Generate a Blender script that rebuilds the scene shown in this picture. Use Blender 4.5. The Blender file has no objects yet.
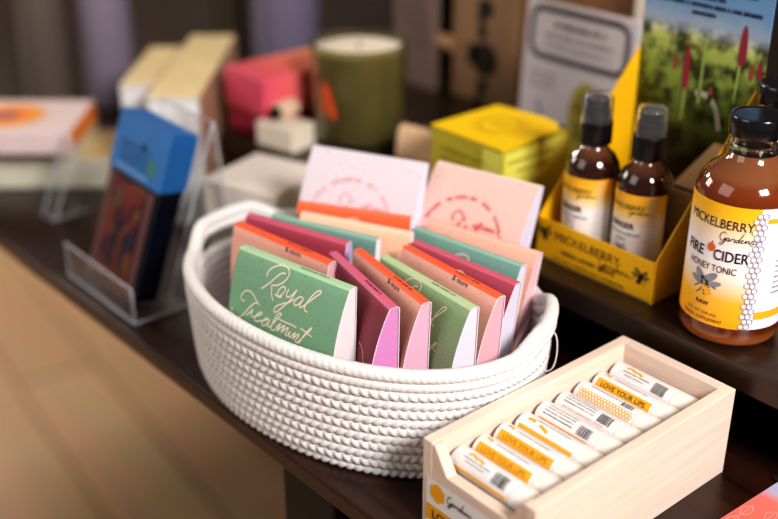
import bpy, bmesh, math, random
from mathutils import Vector, Matrix
random.seed(7)
C = bpy.context.scene.collection
PI = math.pi
SH = 0.07            # height of the raised shelf

# ------------------------------------------------------------------ materials
def lin(c):
    if isinstance(c, str):
        c = tuple(int(c[i:i+2], 16)/255 for i in (0, 2, 4))
        return tuple(x/12.92 if x <= .04045 else ((x+.055)/1.055)**2.4 for x in c)+(1,)
    return tuple(c)+(1,)
_m = {}
def mat(name, col, rough=.55, metal=0, var=0, scale=60, bump=0, bscale=None, coat=0, trans=0, ior=1.45, emit=0, stretch=None, sss=0, spec=.5):
    if name in _m: return _m[name]
    m = bpy.data.materials.new(name); m.use_nodes = True
    nt = m.node_tree; b = nt.nodes['Principled BSDF']
    c = lin(col)
    b.inputs['Base Color'].default_value = c
    b.inputs['Roughness'].default_value = rough
    b.inputs['Metallic'].default_value = metal
    b.inputs['Coat Weight'].default_value = coat
    b.inputs['Coat Roughness'].default_value = .08
    b.inputs['Transmission Weight'].default_value = trans
    b.inputs['IOR'].default_value = ior
    b.inputs['Specular IOR Level'].default_value = spec
    if sss:
        b.inputs['Subsurface Weight'].default_value = sss
        b.inputs['Subsurface Radius'].default_value = (.01, .006, .003)
        b.inputs['Subsurface Scale'].default_value = 1
    tc = nt.nodes.new('ShaderNodeTexCoord'); mp = nt.nodes.new('ShaderNodeMapping')
    nt.links.new(tc.outputs['Object'], mp.inputs['Vector'])
    if stretch: mp.inputs['Scale'].default_value = stretch
    if var:
        n = nt.nodes.new('ShaderNodeTexNoise'); n.inputs['Scale'].default_value = scale; n.inputs['Detail'].default_value = 5
        nt.links.new(mp.outputs[0], n.inputs['Vector'])
        r = nt.nodes.new('ShaderNodeValToRGB')
        r.color_ramp.elements[0].position = .3; r.color_ramp.elements[1].position = .7
        r.color_ramp.elements[0].color = tuple(x*(1-var) for x in c[:3])+(1,)
        r.color_ramp.elements[1].color = tuple(min(1, x*(1+var)) for x in c[:3])+(1,)
        nt.links.new(n.outputs['Fac'], r.inputs['Fac']); nt.links.new(r.outputs[0], b.inputs['Base Color'])
    if bump:
        n2 = nt.nodes.new('ShaderNodeTexNoise'); n2.inputs['Scale'].default_value = bscale or scale; n2.inputs['Detail'].default_value = 4
        nt.links.new(mp.outputs[0], n2.inputs['Vector'])
        bp = nt.nodes.new('ShaderNodeBump'); bp.inputs['Strength'].default_value = bump; bp.inputs['Distance'].default_value = .001
        nt.links.new(n2.outputs['Fac'], bp.inputs['Height']); nt.links.new(bp.outputs[0], b.inputs['Normal'])
    if emit:
        b.inputs['Emission Color'].default_value = c; b.inputs['Emission Strength'].default_value = emit
    _m[name] = m
    return m
def ramp_mat(name, stops, axis='Z', rough=.5, coat=0, lo=0, hi=1, noise=0, nscale=30, interp='LINEAR', vec=None):
    """colour ramp along one object axis between lo and hi"""
    if name in _m: return _m[name]
    m = bpy.data.materials.new(name); m.use_nodes = True
    nt = m.node_tree; b = nt.nodes['Principled BSDF']; b.inputs['Roughness'].default_value = rough
    b.inputs['Coat Weight'].default_value = coat
    tc = nt.nodes.new('ShaderNodeTexCoord'); sp = nt.nodes.new('ShaderNodeSeparateXYZ')
    nt.links.new(tc.outputs['Object'], sp.inputs[0])
    mr = nt.nodes.new('ShaderNodeMapRange'); mr.inputs['From Min'].default_value = lo; mr.inputs['From Max'].default_value = hi
    src = sp.outputs[axis]
    if noise:
        n = nt.nodes.new('ShaderNodeTexNoise'); n.inputs['Scale'].default_value = nscale; n.inputs['Detail'].default_value = 3
        nt.links.new(tc.outputs['Object'], n.inputs['Vector'])
        ma = nt.nodes.new('ShaderNodeMath'); ma.operation = 'MULTIPLY_ADD'
        ma.inputs[1].default_value = noise*(hi-lo); nt.links.new(n.outputs['Fac'], ma.inputs[0]); nt.links.new(src, ma.inputs[2])
        src = ma.outputs[0]
    nt.links.new(src, mr.inputs['Value'])
    r = nt.nodes.new('ShaderNodeValToRGB'); r.color_ramp.interpolation = interp
    els = r.color_ramp.elements
    while len(els) < len(stops): els.new(.5)
    for e, (p, c) in zip(els, stops): e.position = p; e.color = lin(c)
    nt.links.new(mr.outputs[0], r.inputs['Fac']); nt.links.new(r.outputs[0], b.inputs['Base Color'])
    _m[name] = m
    return m
def wood_mat(name, c1, c2, rough=.5, scale=(3, 30, 30), coat=0, bump=.2, dist=3):
    if name in _m: return _m[name]
    m = bpy.data.materials.new(name); m.use_nodes = True
    nt = m.node_tree; b = nt.nodes['Principled BSDF']; b.inputs['Roughness'].default_value = rough; b.inputs['Coat Weight'].default_value = coat
    tc = nt.nodes.new('ShaderNodeTexCoord'); mp = nt.nodes.new('ShaderNodeMapping'); mp.inputs['Scale'].default_value = scale
    nt.links.new(tc.outputs['Object'], mp.inputs[0])
    n = nt.nodes.new('ShaderNodeTexNoise'); n.inputs['Scale'].default_value = 4; n.inputs['Detail'].default_value = 8; n.inputs['Roughness'].default_value = .65
    n.inputs['Distortion'].default_value = dist*.2
    nt.links.new(mp.outputs[0], n.inputs[0])
    r = nt.nodes.new('ShaderNodeValToRGB'); r.color_ramp.elements[0].position = .32; r.color_ramp.elements[1].position = .68
    r.color_ramp.elements[0].color = lin(c1); r.color_ramp.elements[1].color = lin(c2)
    nt.links.new(n.outputs['Fac'], r.inputs[0]); nt.links.new(r.outputs[0], b.inputs['Base Color'])
    bp = nt.nodes.new('ShaderNodeBump'); bp.inputs['Strength'].default_value = bump; bp.inputs['Distance'].default_value = .0006
    nt.links.new(n.outputs['Fac'], bp.inputs['Height']); nt.links.new(bp.outputs[0], b.inputs['Normal'])
    _m[name] = m
    return m

# ------------------------------------------------------------------ mesh building
class MB:
    def __init__(s): s.v = []; s.f = []; s.mi = []
    def add(s, v, f, mi=0):
        n = len(s.v); s.v += [tuple(p) for p in v]; s.f += [tuple(i+n for i in q) for q in f]; s.mi += [mi]*len(f); return s
    def box(s, x0, x1, y0, y1, z0, z1, mi=0, M=None):
        v = [(x, y, z) for z in (z0, z1) for y in (y0, y1) for x in (x0, x1)]
        if M: v = [tuple(M @ Vector(p)) for p in v]
        return s.add(v, [(0, 2, 3, 1), (4, 5, 7, 6), (0, 1, 5, 4), (2, 6, 7, 3), (0, 4, 6, 2), (1, 3, 7, 5)], mi)
    def prism(s, poly, fn, mi=0, mic=None):
        """poly = 2D outline; fn(x,y,k) -> point, k = 0 or 1"""
        n = len(poly); v = [fn(x, y, 0) for x, y in poly]+[fn(x, y, 1) for x, y in poly]
        s.add(v, [tuple(range(n-1, -1, -1)), tuple(range(n, 2*n))], mi if mic is None else mic)
        b = len(s.v)-2*n
        s.f += [(b+i, b+(i+1) % n, b+n+(i+1) % n, b+n+i) for i in range(n)]; s.mi += [mi]*n
        return s
    def lathe(s, prof, segs=48, mi=0, a0=0, a1=2*PI, M=None, mis=None):
        full = abs(a1-a0-2*PI) < 1e-6; k = segs if full else segs+1
        v = []
        for r, z in prof:
            for i in range(k):
                a = a0+(a1-a0)*i/segs; v.append((r*math.cos(a), r*math.sin(a), z))
        if M: v = [tuple(M @ Vector(p)) for p in v]
        f = []; mm = []
        for j in range(len(prof)-1):
            for i in range(segs):
                i2 = (i+1) % k
                f.append((j*k+i, j*k+i2, (j+1)*k+i2, (j+1)*k+i)); mm.append(mis[j] if mis else mi)
        n = len(s.v); s.v += v; s.f += [tuple(i+n for i in q) for q in f]; s.mi += mm
        return s
    def tube(s, pts, r, n=8, closed=False, mi=0, rad=None):
        P = [Vector(p) for p in pts]; N = len(P); v = []; up = Vector((0, 0, 1))
        for i, p in enumerate(P):
            t = (P[(i+1) % N]-P[i-1]) if closed or 0 < i < N-1 else (P[1]-P[0] if i == 0 else P[-1]-P[-2])
            t.normalize(); a = t.cross(up)
            if a.length < 1e-4: a = t.cross(Vector((1, 0, 0)))
            a.normalize(); b = a.cross(t); up2 = b
            for k in range(n):
                th = 2*PI*k/n; rr = rad(i, th) if rad else r
                v.append(p+a*math.cos(th)*rr+b*math.sin(th)*rr)
        f = []
        for i in range(N if closed else N-1):
            j = (i+1) % N
            for k in range(n): f.append((i*n+k, i*n+(k+1) % n, j*n+(k+1) % n, j*n+k))
        if not closed: f += [tuple(range(n-1, -1, -1)), tuple(range((N-1)*n, N*n))]
        return s.add(v, f, mi)
    def stroke(s, pts, w, fn, mi=0, sm=True):
        """flat ribbon along 2D pts, mapped by fn(x,y)"""
        P = [Vector(p).to_2d() if len(p) > 2 else Vector(p) for p in pts]
        if sm and len(P) > 2:
            Q = []
            for i in range(len(P)-1):
                p0 = P[max(i-1, 0)]; p1 = P[i]; p2 = P[i+1]; p3 = P[min(i+2, len(P)-1)]
                for t in (0, .25, .5, .75):
                    Q.append(.5*((2*p1)+(p2-p0)*t+(2*p0-5*p1+4*p2-p3)*t*t+(3*p1-p0-3*p2+p3)*t**3))
            Q.append(P[-1]); P = Q
        v = []
        for i, p in enumerate(P):
            t = P[min(i+1, len(P)-1)]-P[max(i-1, 0)]
            if t.length < 1e-9: t = Vector((1, 0))
            t.normalize(); nn = Vector((-t.y, t.x))*w/2
            v += [fn(*(p-nn)), fn(*(p+nn))]
        return s.add(v, [(2*i, 2*i+1, 2*i+3, 2*i+2) for i in range(len(P)-1)], mi)
    def text(s, st, size, x, y, fn, mi=0, align='CENTER', bold=0, sx=1, width=None):
        V, F = glyphs(st, bold)
        if width: sx = width/(max(p[0] for p in V)*size)
        w = max(p[0] for p in V); off = {'CENTER': -w/2, 'LEFT': 0, 'RIGHT': -w}[align]
        return s.add([fn(x+(p[0]+off)*size*sx, y+p[1]*size) for p in V], F, mi)
    def disc(s, cx, cy, rx, ry, fn, mi=0, n=16, rot=0):
        c, sn = math.cos(rot), math.sin(rot)
        v = [fn(cx+rx*math.cos(2*PI*i/n)*c-ry*math.sin(2*PI*i/n)*sn, cy+rx*math.cos(2*PI*i/n)*sn+ry*math.sin(2*PI*i/n)*c) for i in range(n)]
        return s.add(v, [tuple(range(n))], mi)
    def poly(s, pts, fn, mi=0):
        return s.add([fn(*p) for p in pts], [tuple(range(len(pts)))], mi)
    def rect(s, x0, x1, y0, y1, fn, mi=0):
        return s.poly([(x0, y0), (x1, y0), (x1, y1), (x0, y1)], fn, mi)
_g = {}
def glyphs(st, bold=0):
    k = (st, bold)
    if k in _g: return _g[k]
    cu = bpy.data.curves.new('t', 'FONT'); cu.body = st; cu.size = 1; cu.resolution_u = 3; cu.offset = bold
    o = bpy.data.objects.new('t', cu); C.objects.link(o); bpy.context.view_layer.update()
    me = o.evaluated_get(bpy.context.evaluated_depsgraph_get()).to_mesh()
    V = [(v.co.x, v.co.y) for v in me.vertices]; F = [tuple(p.vertices) for p in me.polygons]
    x0 = min(p[0] for p in V); V = [(p[0]-x0, p[1]) for p in V]
    o.evaluated_get(bpy.context.evaluated_depsgraph_get()).to_mesh_clear()
    bpy.data.objects.remove(o); bpy.data.curves.remove(cu)
    _g[k] = (V, F); return _g[k]

def obj(name, mb, mats, parent=None, smooth=False, bevel=0, loc=None, solid=0, weld=True):
    me = bpy.data.meshes.new(name); me.from_pydata(mb.v, [], mb.f)
    for m in (mats if isinstance(mats, (list, tuple)) else [mats]): me.materials.append(m)
    for p, i in zip(me.polygons, mb.mi): p.material_index = i
    o = bpy.data.objects.new(name, me); C.objects.link(o)
    if bevel:
        b = o.modifiers.new('b', 'BEVEL'); b.width = bevel; b.segments = 2; b.limit_method = 'ANGLE'
    if solid:
        q = o.modifiers.new('s', 'SOLIDIFY'); q.thickness = solid
    if smooth:
        me.shade_smooth() if hasattr(me, 'shade_smooth') else None
        if smooth is not True: me.set_sharp_from_angle(angle=math.radians(smooth))
    if parent: o.parent = parent
    if loc: o.location = loc
    return o
def tag(o, label, cat, group=None):
    o['label'] = label; o['category'] = cat
    if group: o['group'] = group
    return o
def thing(name, label, cat, loc=(0, 0, 0), rz=0, group=None, rx=0):
    o = bpy.data.objects.new(name, None); C.objects.link(o); o.empty_display_size = .02
    o.location = loc; o.rotation_euler = (rx, 0, rz)
    return tag(o, label, cat, group)
def struct(name, mb, m, **k):
    o = obj(name, mb, m, **k); o['kind'] = 'structure'; return o
def copy_tree(o, parent=None):
    c = o.copy(); C.objects.link(c); c.parent = parent
    for ch in list(o.children): copy_tree(ch, c)
    return c
def cyl(R, ang, eps=.0002):
    return lambda x, y: ((R+eps)*math.cos(ang+x/R), (R+eps)*math.sin(ang+x/R), y)

# script lettering (strokes, millimetres; y down)
ROYAL = [[(-15.2,11.5),(-15.5,8.8),(-13.8,5.5),(-10.1,2.2),(-6.1,0.8),(-2.3,1.1),(-0.2,3.6),(-0.7,7.6),(-3.2,11.6),(-7.0,14.7),(-10.3,15.9),(-9.7,19.3),(-8.9,22.7),(-6.9,25.6)],[(-2.5,5.1),(-4.9,5.5),(-7.5,7.9),(-11.3,13.5),(-14.6,17.7),(-17.6,20.9)],[(-6.9,20.6),(-5.2,21.4),(-2.9,20.6),(-.9,18.0),(0,15.2),(-.8,13.4),(-2.8,14.4),(-4.6,17.2),(-4.9,20.2),(-3.2,21.6),(-1.2,20.6)],[(2.6,13.8),(1.7,16.6),(2.0,19.0),(3.8,18.8),(6.2,15.8),(8.2,12.2),(5.9,18.9),(2.7,24.4),(-1.0,29.6),(-4.1,32.8),(-5.3,31.6),(-3.8,28.2),(0.8,24.6),(4.8,22.1),(7.9,18.6)],[(13.7,15.5),(11.3,15.9),(8.8,19.1),(8.4,22.0),(10.1,22.2),(12.6,19.4),(14.5,15.6),(13.1,19.2),(12.5,21.8),(13.9,22.1),(17.4,17.8),(22.4,11.4),(24.8,8.3),(24.4,7.0),(22.0,8.4),(19.0,13.3),(16.9,18.7),(16.3,22.1),(17.7,23.2),(19.1,23.4)],[(-28.7,34.2),(-30.8,34.5),(-32.0,32.0),(-30.3,28.1),(-27.1,26.1),(-23.6,26.7),(-19.8,30.3),(-16.9,33.1)],[(-18.3,31.5),(-21.5,33.8),(-25.0,38.7),(-29.0,45.1),(-33.5,49.2),(-37.2,48.8),(-38.5,46.4),(-38.0,42.8)],[(-26.4,44.6),(-23.0,40.5),(-21.3,37.4),(-22.1,40.6),(-21.9,42.8),(-20.7,43.2),(-16.4,40.3),(-13.7,37.7),(-15.2,37.4),(-17.9,40.4),(-19.2,44.2),(-17.8,45.5),(-14.6,43.5)],[(-14.6,43.5),(-12.5,42.6),(-8.3,39.9),(-10.3,39.8),(-13.1,43.7),(-12.7,46.0),(-10.7,45.7),(-8.0,41.8),(-7.1,39.5),(-8.4,43.6),(-7.9,45.5),(-6.1,44.1),(-2.8,38.4),(0.5,33.1),(0.6,31.7),(-1.5,33.0),(-3.7,37.9),(-5.6,44.3),(-4.7,46.6),(-2.7,45.3)],[(-0.7,36.4),(4.7,36.5),(9.6,36.4),(13.4,36.7)],[(-2.7,45.3),(-0.5,41.6),(1.4,38.7),(-0.1,43.1),(-0.9,45.7),(1.4,42.2),(4.1,39.2),(4.5,39.7),(2.3,45.2),(4.4,42.3),(7.0,39.6),(7.4,40.4),(5.7,44.7),(6.6,46.0),(8.2,43.4),(9.3,41.4),(8.6,44.9),(9.6,45.5),(13.2,40.4),(11.5,45.9),(15.1,40.9),(16.1,41.4),(13.7,46.3),(15.0,47.0),(17.4,44.1),(21.0,38.4),(24.0,33.7),(24.5,32.3),(23.1,33.6),(20.0,39.1),(17.9,44.0),(16.8,46.4),(15.0,47.3)],[(16.3,36.0),(20.1,36.7),(25.2,38.4)]]
# "hing" in a swirl, unit = mm
HING = [[(0,28),(4,24),(9,12),(9,9),(7,9),(4,17),(1,27),(0,31),(4,25),(6,26),(4,33),(5,35)],[(5,35),(10,28),(8,34),(9,38)],[(9,38),(14,31),(12,38),(17,34),(18,36),(16,41),(18,43)],[(24,36),(21,36),(18,41),(19,45),(22,42),(24,37),(22,46),(18,53),(14,58)],[(17,18),(22,19),(26,24),(28,32),(27,40),(24,46)],[(12,21),(12.4,21.6)]]
# "Gardens" as strokes, unit box about 10 x 3, y up
GARDENS = [[(1.6,2.5),(1.0,2.9),(.3,2.2),(.1,1.2),(.5,.5),(1.2,.8),(1.5,1.5),(1.3,.2),(.6,-.8),(.2,-.4),(1.3,.4)],[(1.3,.4),(2.0,1.3),(2.5,1.4),(2.0,1.4),(1.8,.7),(2.2,.6),(2.6,1.3),(2.5,.6),(2.9,.8)],[(2.9,.8),(3.3,1.5),(3.5,1.3),(3.9,1.3),(3.7,.6),(4.0,.7)],[(4.9,1.3),(4.4,1.3),(4.2,.7),(4.6,.6),(5.0,1.4),(5.9,3.2)],[(5.0,1.4),(4.9,.6),(5.3,.8),(5.8,1.3),(5.7,1.5),(5.4,1.1),(5.6,.6),(6.2,.8)],[(6.2,.8),(6.5,1.4),(6.5,.6),(7.0,1.4),(7.3,1.2),(7.2,.6),(7.6,.8),(8.1,1.5),(8.3,.8),(8.0,.5),(8.8,.7),(10,1.2)]]
def gardens(mb, x, y, s, w, fn, mi):
    for st in GARDENS: mb.stroke([(x+p[0]*s, y+p[1]*s) for p in st], w, fn, mi)
def bee(mb, x, y, s, fn, mk, my, mw, flip=1):
    """small bee: wings, striped body, legs; s = body length"""
    for wx, wy, rx, ry, ro in ((-.25, .32, .42, .17, 2.2), (.2, .38, .42, .17, .7), (-.45, .12, .3, .12, 2.7), (.45, .15, .3, .12, .3)):
        mb.disc(x+wx*s*flip, y+wy*s, rx*s, ry*s, fn, mw, rot=ro*flip)
    f2 = lambda a, b: tuple(p for p in fn(a, b))
    mb.disc(x, y+.1*s, .2*s, .17*s, fn, mk)
    mb.disc(x+.1*s*flip, y-.22*s, .27*s, .17*s, fn, my, rot=-.9*flip)
    for k in (-.08, -.22, -.36):
        mb.stroke([(x+(-.1-k*.3)*s*flip, y+(k-.08)*s), (x+(.22-k*.3)*s*flip, y+(k+.02)*s)], .06*s, fn, mk, sm=False)
    mb.disc(x-.12*s*flip, y+.3*s, .1*s, .09*s, fn, mk)
    for a, b in (((-.15, .05), (-.5, -.25)), ((.0, -.05), (-.35, -.5)), ((.18, .08), (.55, -.05))):
        mb.stroke([(x+a[0]*s*flip, y+a[1]*s), (x+b[0]*s*flip, y+b[1]*s)], .04*s, fn, mk, sm=False)
def ring_hex(mb, x, y, r, w, fn, mi):
    P = [(x+r*math.cos(PI/6+PI/3*i), y+r*math.sin(PI/6+PI/3*i)) for i in range(7)]
    mb.stroke(P, w, fn, mi, sm=False)
def ticks(mb, x, y, w, h, fn, mi, seed=1, lw=None):
    """a line of print too small to read"""
    r = random.Random(seed); cx = x
    while cx < x+w:
        cw = h*(.35+.45*r.random())
        if r.random() < .14: cx += h*.5
        mb.stroke([(cx, y+h*.1), (cx+cw*.4, y+h*.95), (cx+cw*.8, y+h*.1)], lw or h*.22, fn, mi, sm=False)
        cx += cw
def barcode(mb, x0, x1, y0, y1, fn, mi, seed=3):
    r = random.Random(seed); x = x0
    while x < x1:
        w = r.choice((.0003, .0005, .0008)); [mb.rect(x, min(x+w, x1), y0+(y1-y0)*q/6, y0+(y1-y0)*(q+1)/6, fn, mi) for q in range(6)]; x += w+r.choice((.0003, .0005))

# =================================================================== SETTING
floor_m = bpy.data.materials.new('floor planks'); floor_m.use_nodes = True
def _floor():
    nt = floor_m.node_tree; b = nt.nodes['Principled BSDF']; b.inputs['Roughness'].default_value = .55
    tc = nt.nodes.new('ShaderNodeTexCoord'); mp = nt.nodes.new('ShaderNodeMapping'); mp.inputs['Rotation'].default_value = (0, 0, .12)
    nt.links.new(tc.outputs['Object'], mp.inputs[0])
    br = nt.nodes.new('ShaderNodeTexBrick'); br.inputs['Scale'].default_value = 1; br.inputs['Brick Width'].default_value = 1.4; br.inputs['Row Height'].default_value = .16
    br.inputs['Mortar Size'].default_value = .006; br.inputs['Color1'].default_value = lin('d3ac83'); br.inputs['Color2'].default_value = lin('c6a27b'); br.inputs['Mortar'].default_value = lin('a07f5e')
    nt.links.new(mp.outputs[0], br.inputs[0])
    n = nt.nodes.new('ShaderNodeTexNoise'); n.inputs['Scale'].default_value = 6; mp2 = nt.nodes.new('ShaderNodeMapping'); mp2.inputs['Scale'].default_value = (.4, 4, 1)
    nt.links.new(tc.outputs['Object'], mp2.inputs[0]); nt.links.new(mp2.outputs[0], n.inputs[0])
    mx = nt.nodes.new('ShaderNodeMixRGB'); mx.blend_type = 'MULTIPLY'; mx.inputs[0].default_value = .35
    nt.links.new(br.outputs[0], mx.inputs[1]); nt.links.new(n.outputs['Color'], mx.inputs[2]); nt.links.new(mx.outputs[0], b.inputs['Base Color'])
_floor()
struct('floor', MB().box(-4, 3, -2.5, 3, -.77, -.75), floor_m)
wall_m = wood_mat('dark wall boards', '1d110b', '2e1d14', rough=.6, scale=(8, 8, 1))
wb = MB()
wb.box(-4, 3, 1.02, 1.06, -.75, 1.9)
for i in range(24):
    x = -4+i*.3; wb.box(x, x+.29, 1.0, 1.02, -.75, 1.9)
struct('wall_back', wb, wall_m)

# =================================================================== TABLE
dark_wood = wood_mat('dark stained table wood', '160a06', '36190f', rough=.32, scale=(1.2, 12, 12), bump=.3)
edge_wood = wood_mat('table edge wood', '3a2218', '4a2c1f', rough=.5, scale=(2, 20, 20))
black_m = mat('black painted wood', '14110f', rough=.6, var=.2, scale=40)
t = thing('display_table', 'dark brown stained display table with a black base, under the white rope basket', 'table', (0, 0, -.75))
mb = MB()
pl = [(-1.73, -.006), (.07, .011), (.9, .02), (.9, .96), (-1.73, .96)]
mb.prism(pl, lambda x, y, k: (x, y, .737+k*.013))
o = obj('tabletop', mb, dark_wood, t, bevel=.002)
for (a0, a1, b0, b1) in ((-.012, .043, .022, .08), (.84, .89, .03, .09), (-.012, .043, .88, .94), (.84, .89, .88, .94)):
    obj('leg', MB().box(a0, a1, b0, b1, 0, .737), black_m, t, bevel=.002)
obj('side_panel', MB().box(.046, .838, .034, .05, .02, .737), black_m, t, bevel=.001)
obj('apron', MB().box(.05, .838, .9, .92, .6, .737), black_m, t)
# raised shelf
plank_m = wood_mat('dark plank', '150c08', '34200f', rough=.36, scale=(1.5, 22, 12), bump=.5)
t = thing('raised_shelf', 'dark wooden plank riser carrying the honey tonic bottles and the candle', 'shelf', (0, 0, 0))
obj('plank', MB().box(-.366, .75, .213, .66, SH-.018, SH), plank_m, t, bevel=.0015)
for x in (-.355, .7): obj('support_board', MB().box(x-.01, x+.01, .24, .64, 0, SH-.018), black_m, t)
obj('back_board', MB().box(-.344, .69, .5, .51, 0, SH-.018), black_m, t)

# =================================================================== BASKET
rope_m = mat('white cotton rope', 'dedad8', rough=.9, var=.06, scale=500, bump=.5, bscale=1400)
rope2_m = mat('smooth rope rim', 'e0dcd8', rough=.9, var=.06, scale=300, bump=.6, bscale=900, stretch=None)
CX, CY = -.0258, .1006
def ell(th, A, B, n=2.1):
    c, s = math.cos(th), math.sin(th)
    k = (abs(c)**n+abs(s)**n)**(-1/n)
    # k scales unit circle to superellipse
    return A*c*k, B*s*k
def AB(z):      # wall outline at height z
    f = min(1, max(0, z/.078)); e = 1-(1-min(1, f*5))**2*0.025
    return (.133+.0075*f)*e, (.0915+.0055*f)*e
basket = thing('rope_basket', 'oval white coiled cotton rope basket holding the coloured packets', 'basket', (CX, CY, 0), .11)
NS = 132; SUB = 6; N = NS*SUB
HC = ((math.radians(20), 26), (PI+math.radians(2), 29))      # handle centres and half spans
def handle_lift(th):
    for c, hs in HC:
        d = abs(math.degrees(math.atan2(math.sin(th-c), math.cos(th-c))))
        if d < hs: return 1 if d < hs-16 else .5+.5*math.cos(PI*(d-hs+16)/16)
    return 0
def coil(mb, z, r, lift=0, stitch=.0011, phase=0, th0=0, th1=2*PI, n=12, NN=N, stretch=0):
    A, Bq = AB(z); pts = []
    closed = abs(th1-th0-2*PI) < 1e-6
    for i in range(NN if closed else NN+1):
        th = th0+(th1-th0)*i/NN; x, y = ell(th, A-r, Bq-r)
        L = handle_lift(th); k = 1+.02*L*stretch
        pts.append((x*k, y*k, z+lift*L))
    def rad(i, a):
        u = i/SUB+phase
        out = max(0, math.cos(a))          # outer side carries the stitches
        # V-shaped stitch: two slanting strands meeting in the middle of the rope
        s = abs(math.sin(PI*(u+.42*math.sin(a)*(1 if phase else -1))))**.7
        return r*(1-.03)+stitch*(s-.6)*(.25+.75*out)
    mb.tube(pts, r, n=n, closed=closed, rad=rad)
rows = 10; rr = .0039; pitch = .00655
mb = MB()
for k in range(rows):
    z = .0037+k*pitch
    coil(mb, z, rr, phase=.5*(k % 2), stitch=.0019)
obj('coiled_wall', mb, rope_m, basket, smooth=True)
# rim: two smoother coils, lifted off the wall at the two ends as handles
RIMS = ((.0037+rows*pitch, .0042, 0), (.0037+rows*pitch+.0066, .0047, .5))
e0, e1 = HC
arcs = [(e0[0]+math.radians(e0[1]-1), e1[0]-math.radians(e1[1]-1)), (e1[0]+math.radians(e1[1]-1), 2*PI+e0[0]-math.radians(e0[1]-1))]
mb = MB()
for zz, rad_, ph in RIMS:
    for a0, a1 in arcs: coil(mb, zz, rad_, stitch=.0006, phase=ph, th0=a0, th1=a1, NN=420)
obj('rim', mb, rope2_m, basket, smooth=True)
for c, hs in HC:
    mb = MB()
    for zz, rad_, ph in RIMS:
        coil(mb, zz, rad_, lift=.0105, stitch=.0006, phase=ph, th0=c-math.radians(hs), th1=c+math.radians(hs), NN=130, stretch=1)
    obj('handle', mb, rope2_m, basket, smooth=True)
mb = MB()      # coiled oval floor
for j in range(11):
    q = 1-j/11.5; A, Bq = .127*q, .083*q
    pts = [(*ell(2*PI*i/120, A, Bq), .0034) for i in range(120)]
    mb.tube(pts, .0035, n=6, closed=True)
obj('basket_floor', mb, rope_m, basket, smooth=True)
mb = MB(); th = math.radians(22)
pts = []
for i in range(15):
    u = i/14; a = math.radians(14-7*u)
    x, y = ell(a+.2, .1385+.005*math.sin(PI*u), .096+.006*math.sin(PI*u)); pts.append((x, y-.0, .072-.022*u+.004*math.sin(2*PI*u)))
mb.tube(pts, .0004, n=5)
obj('loose_thread', mb, mat('thread', 'e8e6e4', rough=.8), basket)

# =================================================================== PACKETS
paper = dict(rough=.62, bump=.12, bscale=900)
def speck(name, col):
    m = mat(name, col, rough=.62, var=.03, scale=300)
    if m.get('sp'): return m
    m['sp'] = 1; nt = m.node_tree; b = nt.nodes['Principled BSDF']
    src = b.inputs['Base Color'].links[0].from_socket
    tc = nt.nodes.new('ShaderNodeTexCoord'); v = nt.nodes.new('ShaderNodeTexVoronoi'); v.inputs['Scale'].default_value = 260
    nt.links.new(tc.outputs['Object'], v.inputs['Vector'])
    r = nt.nodes.new('ShaderNodeValToRGB'); r.color_ramp.elements[0].position = .10; r.color_ramp.elements[1].position = .2
    r.color_ramp.elements[0].color = (.45, .45, .45, 1); r.color_ramp.elements[1].color = (1, 1, 1, 1)
    nt.links.new(v.outputs['Distance'], r.inputs['Fac'])
    mx = nt.nodes.new('ShaderNodeMixRGB'); mx.blend_type = 'MULTIPLY'; mx.inputs[0].default_value = .55
    nt.links.new(src, mx.inputs[1]); nt.links.new(r.outputs[0], mx.inputs[2]); nt.links.new(mx.outputs[0], b.inputs['Base Color'])
    return m
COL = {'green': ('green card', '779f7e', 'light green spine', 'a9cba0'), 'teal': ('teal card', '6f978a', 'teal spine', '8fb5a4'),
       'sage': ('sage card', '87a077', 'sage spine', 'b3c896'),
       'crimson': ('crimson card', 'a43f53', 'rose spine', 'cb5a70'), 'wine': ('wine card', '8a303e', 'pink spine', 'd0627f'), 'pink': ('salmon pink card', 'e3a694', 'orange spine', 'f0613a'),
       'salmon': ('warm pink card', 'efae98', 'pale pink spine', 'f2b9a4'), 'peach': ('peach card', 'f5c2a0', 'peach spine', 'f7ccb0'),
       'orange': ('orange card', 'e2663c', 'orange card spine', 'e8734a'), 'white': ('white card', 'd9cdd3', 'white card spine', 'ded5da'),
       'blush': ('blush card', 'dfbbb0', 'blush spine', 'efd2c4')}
ink_cream = mat('cream ink', 'e9d5bf', rough=.5); ink_black = mat('black ink', '1d1a1a', rough=.6)
ink_red = mat('red ink', 'cf4f45', rough=.6); ink_pink = mat('pink ink', 'e0a09c', rough=.6); ink_peach = mat('peach ink', 'f3c7a5', rough=.5)
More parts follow.
